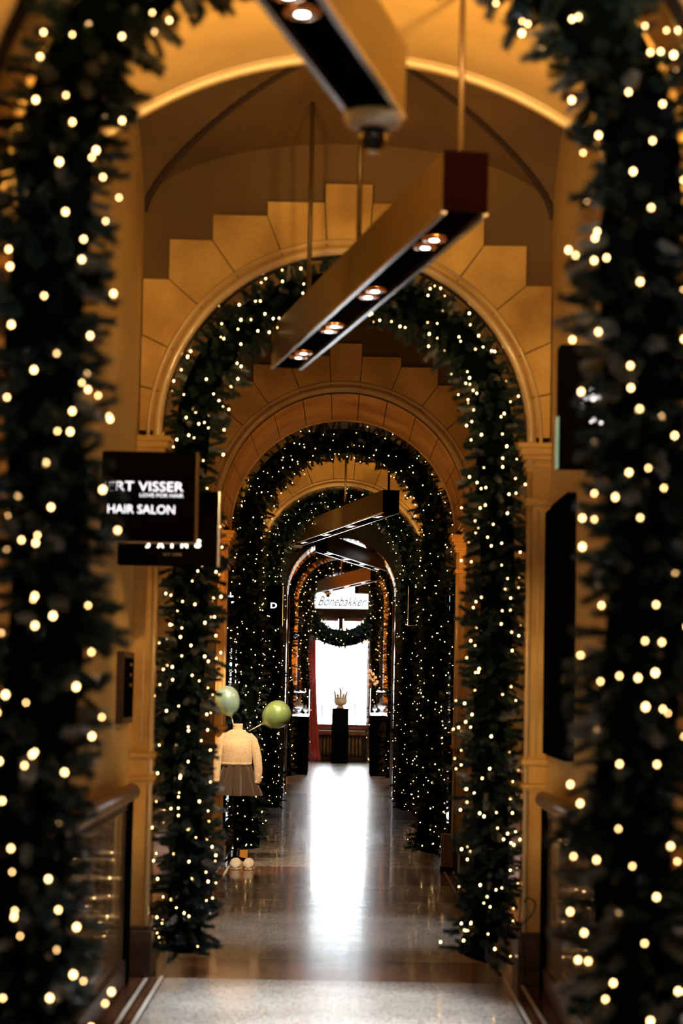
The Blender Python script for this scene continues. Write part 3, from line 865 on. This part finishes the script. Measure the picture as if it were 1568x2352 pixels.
shopwin(-1, 25.2, 29.4, .1, 2.6, 'dark glass shopfront on the left wall just before the round-headed doorway', muntins=2)
shopwin(1, 25.2, 29.4, .1, 2.6, 'dark glass shopfront on the right wall just before the round-headed doorway', muntins=2)

# ------------------------------------------------------------------ mannequin with clothes
def ell(cx, cy, z, rx, ry, n=28, e=2.0, wob=None):
    out = []
    for k in range(n):
        a = 2 * PI * k / n; c, s_ = math.cos(a), math.sin(a)
        m_ = 1 + (wob(a) if wob else 0)
        out.append((cx + rx * m_ * math.copysign(abs(c) ** (2 / e), c), cy + ry * m_ * math.copysign(abs(s_) ** (2 / e), s_), z))
    return out
def mannequin():
    Y = 18.0
    cx, zneck = PX(546, 1662, Y)
    _, zsh = PX(546, 1680, Y); _, zhem = PX(546, 1754, Y); _, zsk = PX(546, 1826, Y); 
    u = 1 / (FPX / Y)     # metres per photo pixel at this depth
    r = thing('mannequin', (cx, Y, 0), "headless child mannequin in beige roll-neck jumper and brown pleated skirt", 'mannequin')
    # jumper: body, roll neck, sleeves in one mesh
    sw = MB()
    zt = zsh - .012
    prof = [(zhem - .004, 34, 25), (zhem + .012, 35, 26), (zhem + .05, 36.5, 27), (zhem + .12, 35, 26), (zhem + .19, 34, 25), (zt - .06, 34.5, 23), (zt - .03, 34, 21), (zt - .008, 29, 18), (zt + .012, 21, 15.5), (zt + .026, 14, 13)]
    sw.rings([ell(cx - 1 * u, Y, z, a * u, b * u, 32, 2.3, lambda a_: .012 * math.sin(5 * a_ + z * 40)) for z, a, b in prof])
    sw.rings([ell(cx, Y, z, a * u, a * u * .9, 24) for z, a in ((zt + .015, 13), (zt + .03, 11.5), (zneck - .03, 11), (zneck - .012, 11.8), (zneck, 11.2), (zneck + .002, 8))])
    def sleeve(sx, pts, rs): sw.tube([(cx + x * u, Y + y * u, z) for x, y, z in pts], [q * u for q in rs], 16)
    sleeve(1, [(16, 0, zt - .018), (27, 0, zt - .028), (35, -1, zt - .062), (41, -2, zt - .13), (46, -4, zt - .20), (49, -6, zt - .29), (48.5, -8, zt - .39), (48, -8, zt - .405)], [5, 9.5, 11, 11, 10.5, 10, 8.5, 7.5])
    sleeve(-1, [(-16, 0, zt - .018), (-27, 0, zt - .028), (-34, -1, zt - .062), (-40, -3, zt - .13), (-43, -6, zt - .20), (-45, -10, zt - .28), (-45, -16, zt - .38), (-45, -17, zt - .395)], [5, 9.5, 10.8, 10.5, 10, 9, 8, 7])
    so = sw.build('jumper', 'sweater', r)
    cu = MB()
    for x, y, z in ((48, -8, zt - .40), (-45, -17, zt - .39)):
        cu.tube([(cx + x * u, Y + y * u, z + .012), (cx + x * u, Y + y * u, z - .012)], [8.3 * u, 7.6 * u], 16)
    cu.rings([ell(cx - 1 * u, Y, z, a * u, b * u, 32, 2.3) for z, a, b in ((zhem - .012, 34, 25.5), (zhem + .012, 36, 27))])
    cu.build('ribbing', 'sweater', so)
    # skirt with folds
    sk = MB(); rg = []
    for i in range(13):
        t = i / 12; z = zhem + .004 - (zhem - zsk) * t
        ph = .5 * t
        rg.append(ell(cx, Y, z - (.006 * math.sin(7) if i == 12 else 0), (31 + 19 * t ** .85) * u, (24 + 15 * t ** .85) * u, 140, 2, lambda a_, t=t, ph=ph: (.04 + .19 * t) * (math.sin(12 * a_ + 1.3 * math.sin(2 * a_) + ph) + .35 * math.sin(23 * a_ + 2))))
    sk.rings(rg, cap=False)
    inner = [[(cx + (x - cx) * .985, Y + (y - Y) * .985, z) for x, y, z in ring] for ring in rg]
    sk.rings(inner, cap=False)
    sko = sk.build('skirt', 'skirt', r)
    MB().rings([ell(cx, Y, z, a * u, b * u, 32) for z, a, b in ((zhem - .012, 32.5, 25), (zhem + .014, 32, 24.5))]).build('waistband', 'skirt', sko)
    # neck cap, stand pole and spider foot
    MB().lathe([(.001, zneck - .01), (.034, zneck - .006), (.036, zneck + .008), (.03, zneck + .02), (.02, zneck + .026), (.001, zneck + .027)], (cx, Y, 0), 20).build('neck_cap', 'black', r)
    MB().tube([(cx, Y, .03), (cx, Y, zhem)], .014, 12).build('stand_pole', 'black', r)
    ft = MB()
    for a in (.35, 2.2, 3.9, 5.6):
        ft.tube([(cx, Y, .075), (cx + .09 * math.cos(a), Y + .09 * math.sin(a), .055), (cx + .17 * math.cos(a), Y + .17 * math.sin(a), .012)], .009, 8)
    ft.build('stand_foot', 'black', r)
    return cx, Y, u, zneck, zt
mcx, MY, mu, zneck, msh = mannequin()

def shoe(px, label):
    Y = 17.74; x, z = PX(px, 1978, Y)
    r = thing('shoe', (x, Y, 0), label, 'shoe', 'pair of white shoes at the foot of the mannequin')
    b = MB(); rg = []
    for i in range(11):
        t = i / 10; y = Y - .12 + .24 * t
        e_ = math.sqrt(max(.03, 1 - (2 * t - 1) ** 4)); hw = .047 * e_ * (1.05 - .15 * t); hh = (.050 + .022 * t) * e_
        rg.append([(x + hw * math.cos(2 * PI * k / 16), y, .014 + hh * .5 + hh * .62 * math.sin(2 * PI * k / 16)) for k in range(16)])
    b.rings(rg); b.build('upper', 'shoe', r)
    s_ = MB(); s_.rings([[(x + .046 * math.cos(a) * (1 - .1 * math.sin(a)), Y + .12 * math.sin(a), z_) for a in [2 * PI * k / 20 for k in range(20)]] for z_ in (0.001, .016)]); s_.build('sole', 'white', r)
shoe(541, 'white rounded shoe on the floor, left one of the mannequin pair')
shoe(571, 'white rounded shoe on the floor, right one of the mannequin pair')

def balloon(px, py, rpx, hpx, Y, tail, m, label, strpx):
    x, z = PX(px, py, Y); u = Y / FPX; tx, tz = PX(*tail, Y)
    ax = Vector((x - tx, 0, z - tz)).normalized()
    a, b = rpx * u, hpx * u
    prof = []
    for i in range(25):
        t = -1 + 2 * i / 24
        w = math.sqrt(max(0, 1 - t * t)) * (1 + .10 * t)
        prof.append((max(a * w, .0005), b * t))
    prof = [(.004, -b * 1.12), (.006, -b * 1.08), (.012, -b * 1.0)] + prof[2:]
    prof = [p for i, p in enumerate(prof)]
    o = thing('balloon', (x, Y, z), label, 'balloon')
    MB().lathe(prof, (x, Y, z), 32, True, ax).build('balloon_skin', m, o)
    e = Vector((x, Y, z)) - ax * b * 1.1
    kn = MB().lathe([(.003, -.006), (.009, -.008), (.004, .004), (.003, .006)], e, 12, True, ax).build('knot', m, o)
    sx_, sz_ = PX(*strpx, Y)
    MB().tube([e, Vector((sx_, Y, sz_))], .0035, 8).build('balloon_stick', 'white', o)
balloon(522, 1610, 29, 36, MY - .02, (533, 1650), 'balloon_blue', 'pale blue-green pearly balloon above the neck of the mannequin', (536, 1666))
balloon(634, 1642, 31, 35, MY - .03, (598, 1665), 'balloon_green', 'shiny green balloon tilted on a stick right of the mannequin', (572, 1679))
x, z = PX(559, 1957, 18.1)
tag(MB().box(x - .032, x + .032, 18.14, 18.19, 0, .12).build('card_box', 'orange', None, .003), 'small orange box on the floor behind the white shoes', 'box')

# wooden block at the right foot of the second inner arch, cable by the near right plinth
x, _ = PX(1025, 1990, 17.9)
bx_ = thing('wooden_box', (x, 17.9, 0), 'upright stained wooden box on the floor before the right shopfront', 'box')
MB().box(x - .045, x + .05, 17.85, 18.02, .035, .30).build('box_body', 'boxwood', bx_, .004)
MB().box(x - .048, x + .053, 17.845, 18.025, 0, .035).build('box_base', 'black', bx_)
cb = [PX(1196, 2140, YA - .07), PX(1200, 2120, YA - .07), PX(1214, 2108, YA - .07), PX(1226, 2090, YA - .07), PX(1228, 2075, YA - .07), PX(1220, 2064, YA - .07), PX(1208, 2063, YA - .07), PX(1203, 2075, YA - .07)]
raw = [Vector(q) for q in [(cb[0][0], YA - .09, .006), (cb[0][0] + .02, YA - .08, .05)] + [(a, YA - .085, b) for a, b in cb]]
pts = []
for i in range(len(raw) - 1):
    p0, p1, p2, p3 = raw[max(i - 1, 0)], raw[i], raw[i + 1], raw[min(i + 2, len(raw) - 1)]
    for j in range(6):
        t = j / 6; pts.append(.5 * ((2 * p1) + (p2 - p0) * t + (2 * p0 - 5 * p1 + 4 * p2 - p3) * t * t + (3 * p1 - p0 - 3 * p2 + p3) * t ** 3))
tag(MB().tube(pts, .004, 8).build('power_cable', 'cable'), 'thin black cable looping up the right stone plinth beside the garland foot', 'cable')

# ------------------------------------------------------------------ far end: pedestals, vitrines, urn, curtain
def pedestal(px0, px1, pyt, Y, label, depth=.36):
    x0, z = PX(px0, pyt, Y); x1, _ = PX(px1, pyt, Y)
    p = thing('pedestal', ((x0 + x1) / 2, Y + depth / 2, 0), label, 'pedestal')
    MB().box(x0, x1, Y, Y + depth, .03, z).build('plinth_body', 'black', p, .006)
    MB().box(x0 + .01, x1 - .01, Y + .01, Y + depth - .01, 0, .03).build('plinth_base', 'black', p)
    return x0, x1, z
def bust(mb, x, y, z, s):
    mb.lathe([(.05 * s, 0), (.05 * s, .012 * s), (.02 * s, .03 * s), (.018 * s, .05 * s), (.06 * s, .09 * s), (.07 * s, .13 * s), (.03 * s, .17 * s), (.022 * s, .22 * s), (.01 * s, .235 * s)], (x, y, z), 16)
def vitrine(x0, x1, z0, z1, Y, label, depth=.36):
    v = thing('glass_vitrine', ((x0 + x1) / 2, Y + depth / 2, z0), label, 'display case')
    MB().box(x0, x1, Y, Y + depth, z0, z0 + .035).build('lit_base', 'display', v)
    cap = MB().box(x0, x1, Y, Y + depth, z1 - .085, z1).build('cap', 'blackgloss', v, .004)
    g = MB(); t = .006
    g.box(x0, x1, Y, Y + t, z0 + .035, z1 - .085); g.box(x0, x1, Y + depth - t, Y + depth, z0 + .035, z1 - .085)
    g.box(x0, x0 + t, Y, Y + depth, z0 + .035, z1 - .085); g.box(x1 - t, x1, Y, Y + depth, z0 + .035, z1 - .085)
    g.build('glass_walls', 'glass', v)
    mb = MB(); c = (x0 + x1) / 2
    for k in range(10):
        xx = c - .1 + .2 * k / 9; mb.box(xx, xx + .015, Y - .004, Y, z1 - .055 + .006 * (k % 2), z1 - .035 + .008 * ((k * 3) % 4 - 1))
    mb.box(c - .1, c + .1, Y - .004, Y, z1 - .056, z1 - .048)
    mb.build('glowing_mark', 'letter', cap)
    e = MB(); e.box(x0 - .002, x0 + .006, Y - .002, Y + .006, z0, z1); e.box(x1 - .006, x1 + .002, Y - .002, Y + .006, z0, z1)
    e.build('edge_strip', 'alu', v)
    return c
YP = 36.2
x0, x1, z = pedestal(662, 709, 1645, YP, 'black pedestal under the left lit glass case, beside the red curtain')
c = vitrine(x0, x1, z, PX(690, 1583, YP)[1], YP, 'lit glass case of white display busts on the left black pedestal')
def busts(c, z, label):
    for k, (dx_, s_) in enumerate(((-.115, .6), (0, 1.1), (.115, .65))):
        mb = MB(); bust(mb, c + dx_, YP + .18, z + .035, s_)
        tag(mb.build('display_bust', 'jewel'), label[k], 'jewellery bust', 'busts in the glass cases')
busts(c, z, ('small white bust left in the left glass case', 'tall white bust in the middle of the left glass case', 'small white bust right in the left glass case'))
x0, x1, z = pedestal(850, 903, 1643, YP, 'black pedestal under the right lit glass case, by the steel-edged jamb')
c = vitrine(x0, x1, z, PX(875, 1582, YP)[1], YP, 'lit glass case of white display busts on the right black pedestal')
busts(c, z, ('small white bust left in the right glass case', 'tall white bust in the middle of the right glass case', 'small white bust right in the right glass case'))
YU = 41.6
x0, x1, z = pedestal(762, 801, 1627, YU, 'slender black pedestal in the middle carrying the cream planter', .32)
uc = (x0 + x1) / 2; uy = YU + .16
ur = thing('planter', (uc, uy, z), 'cream bowl planter with upright white fingers and a twig on the middle pedestal', 'planter')
MB().lathe([(.06, 0), (.075, .01), (.07, .03), (.05, .045), (.10, .07), (.125, .11), (.13, .17), (.12, .185), (.135, .2), (.135, .21), (.11, .205), (.10, .17)], (uc, uy, z), 28).build('bowl', 'urn', ur)
fg = MB()
for dx_, h_ in ((-.11, .17), (-.055, .12), (0, .19), (.055, .12), (.11, .17)):
    fg.tube([(uc + dx_ * .8, uy, z + .18), (uc + dx_, uy - .01, z + .18 + h_ * .6), (uc + dx_ * 1.15, uy, z + .18 + h_)], [.02, .024, .008], 10)
fg.build('ceramic_finger', 'urn', ur)
tw = MB(); random.seed(4)
for k in range(16):
    a = random.uniform(-.9, .9); h_ = random.uniform(.25, .5)
    tw.tube([(uc, uy, z + .3), (uc + a * .12, uy + random.uniform(-.05, .05), z + .3 + h_ * .5), (uc + a * .3, uy + random.uniform(-.08, .08), z + .3 + h_)], [.006, .004, .002], 5)
tw.build('twig', 'twig', ur)
# orchid behind the right pedestal
oc, oz = PX(853, 1555, 37.4)
og = thing('orchid', (oc, 37.6, 0), 'white orchid spray in a tall black pot beside the right glass case', 'plant')
MB().lathe([(.07, 0), (.10, .03), (.11, .8), (.10, .82)], (oc + .12, 37.6, 0), 20).build('pot', 'black', og)
stm = [(oc + .12, 37.6, .8), (oc + .1, 37.55, 1.25), (oc + .05, 37.5, 1.62), (oc - .03, 37.45, 1.72), (oc - .09, 37.4, 1.68)]
MB().tube(stm, .006, 6).build('stem', 'stalk', og)
for k, (px, py) in enumerate(((845, 1572), (847, 1551), (842, 1543), (850, 1541), (856, 1548), (850, 1557), (862, 1556), (857, 1562), (866, 1566), (861, 1571))):
    qx, qz = PX(px, py, 37.42); fl = MB(); qy = 37.42 + .012 * (k % 3)
    for j in range(5):
        a = 2 * PI * j / 5 + k
        fl.rings([[(qx + math.cos(a) * rr + math.cos(b) * w_ * math.sin(a), qy + .005 * math.sin(b), qz + math.sin(a) * rr - math.cos(b) * w_ * math.cos(a)) for b in [2 * PI * m_ / 8 for m_ in range(8)]] for rr, w_ in ((.003, .003), (.014, .012), (.024, .012), (.031, .003))])
    fl.build('blossom', 'petal', og)
# red curtain
def curtain():
    Y = 42.55; top = 2.42; rg = []
    x_l0, _ = PX(695, 1600, Y)
    nseg = 80
    v = []; f = []
    rows = 24
    for j in range(rows + 1):
        t = j / rows; z = top * (1 - t) + .01 * t
        xl = PX(696, 1600, Y)[0]; xr = PX(723 + 3 * t + 14 * t ** 2.2, 1600, Y)[0]
        for i in range(nseg + 1):
            s_ = i / nseg
            v.append((xl + (xr - xl) * s_, Y + .035 * math.sin(s_ * 34 + .6 * math.sin(t * 3)) * (0.6 + .5 * t), z))
    for j in range(rows):
        for i in range(nseg):
            a = j * (nseg + 1) + i; f.append((a, a + 1, a + nseg + 2, a + nseg + 1))
    o = MB().add(v, f, True).build('curtain', 'velvet')
    s = o.modifiers.new('s', 'SOLIDIFY'); s.thickness = .006
    tag(o, 'floor-length red velvet curtain left of the end window', 'curtain')
curtain()
o = MB().box(PX(845, 1600, 42.7)[0], PX(862, 1600, 42.7)[0], 42.72, 42.9, .0, 2.42).build('window_post', 'brownwood', None, .01)
tag(o, 'tall brown varnished post at the right of the end window', 'post')
# radiator below the window
rd = thing('radiator', (0, 42.7, 0), 'low cast radiator in a dark surround below the end window', 'radiator')
for k in range(13):
    x = -.42 + .84 * k / 12
    MB().tube([(x, 42.78, .10), (x, 42.76, .16), (x, 42.76, .42), (x, 42.78, .48)], .028, 10).build('radiator_fin', 'cast', rd)
MB().box(-.5, .5, 42.7, 42.86, .02, .09).build('radiator_base', 'darkwood', rd)
MB().box(-.52, .52, 42.66, 42.9, .52, .6).build('radiator_shelf', 'brownwood', rd)
# bare shrubs outside
for k, (px, h_) in enumerate(((742, .8), (779, .6), (816, .75))):
    random.seed(30 + k); mb = MB(); x, z = PX(px, 1568, 52)
    for j in range(26):
        a = random.uniform(-1, 1); mb.tube([(x, 52, -.1), (x + a * .08, 52 + random.uniform(-.1, .1), .9), (x + a * .16, 52 + random.uniform(-.4, .4), .9 + h_ * random.random() + .3)], [.02, .012, .004], 5)
    tag(mb.build('bare_shrub', 'plantfar'), ('bare grey shrub outside, left of the planter twig', 'bare grey shrub outside, right behind the planter twig', 'bare grey shrub outside, right of the planter twig')[k], 'shrub')

# ------------------------------------------------------------------ light
def point(loc, e, c=(1, .56, .22), r=.08, name='lamp'):  # unseen fill light, added without a fitting
    l = bpy.data.lights.new(name, 'POINT'); l.energy = e; l.color = c; l.shadow_soft_size = r
    o = bpy.data.objects.new(name, l); o.location = loc; COL.objects.link(o)
WARM = (1, .50, .16)
def spot_at(loc, target, e, ang, c, blend=.5, r=.04):
    l = bpy.data.lights.new('added_spot', 'SPOT'); l.energy = e; l.spot_size = math.radians(ang); l.spot_blend = blend; l.color = c; l.shadow_soft_size = r  # spot without a fitting, added to brighten its target
    o = bpy.data.objects.new('added_spot', l); o.location = loc; COL.objects.link(o)
    o.rotation_euler = (Vector(target) - Vector(loc)).to_track_quat('-Z', 'Y').to_euler()
WARM = (1, .60, .21)
for sx in (1, -1):
    spot_at((sx * .84, 6.3, 3.0), (sx * .55, 7.8, 5.0), 185, 150, WARM, 1, .08)       # added upward light behind the nearest arch, no fitting
    spot_at((sx * .9, 4.55, 3.0), (sx * .8, 5.1, 4.5), 42, 150, WARM, 1, .08)       # in front of the nearest arch
    spot_at((sx * .6, 8.9, 2.75), (sx * .3, 11.2, 3.7), 27, 80, WARM, .8, .08)      # added wash on the stepped arch
    spot_at((-sx * .7, 8.0, 3.0), (sx * 1.02, 11.2, 1.35), 170, 24, WARM, .9)        # added light on the stone piers
    point((sx * .96, 12.3, 3.1), 4, WARM)
    spot_at((sx * .5, 14.9, 2.6), (sx * .3, 16.5, 3.7), 4, 90, (1, .40, .11), .8, .08)
    point((sx * .97, 17.5, 2.5), 6, (1, .42, .10))  # added out of view behind the near piers to light the intrados
    spot_at((sx * .8, 22.6, 2.6), (sx * .4, 24.4, 3.6), 62, 100, WARM, .8, .08)
    point((sx * .9, 36.9, 2.5), 40, (1, .38, .07))  # added out of view behind the jambs to light the small arch
spot_at((-.35, 16.5, 2.75), (-.87, 17.95, .72), 330, 48, (1, .70, .40))   # added light on the mannequin
spot_at((0, 13.4, 3.85), (0, 13.5, 0), 210, 36, (.96, .97, 1), .8)     # added downward light for the second bay's floor; no lamp there
spot_at((0, 39.9, 3.55), (.12, 41.7, 1.2), 90, 56, (1, .97, .93), .7)   # added light on the planter and orchid
point((0, 4.1, 3.3), 22, (.85, .95, 1), .05)  # added cool fill for the nearest garland

w = bpy.data.worlds.new('world'); sc.world = w; w.use_nodes = True
w.node_tree.nodes['Background'].inputs[0].default_value = (.86, .95, 1, 1)
w.node_tree.nodes['Background'].inputs[1].default_value = 16
pl = bpy.data.lights.new('portal', 'AREA'); pl.shape = 'RECTANGLE'; pl.size = 1.6; pl.size_y = 2.1; pl.cycles.is_portal = True
po = bpy.data.objects.new('portal', pl); po.location = (0, YW + .3, 1.65); po.rotation_euler = (-PI / 2, 0, 0); COL.objects.link(po)

sc.view_settings.view_transform = 'Standard'; sc.view_settings.look = 'None'; sc.view_settings.gamma = 1
sc.view_settings.use_curve_mapping = False
sc.view_settings.exposure = 0.4
sc.cycles.max_bounces = 8; sc.cycles.diffuse_bounces = 3; sc.cycles.glossy_bounces = 4
sc.cycles.transparent_max_bounces = 8
sc.cycles.sample_clamp_indirect = 6
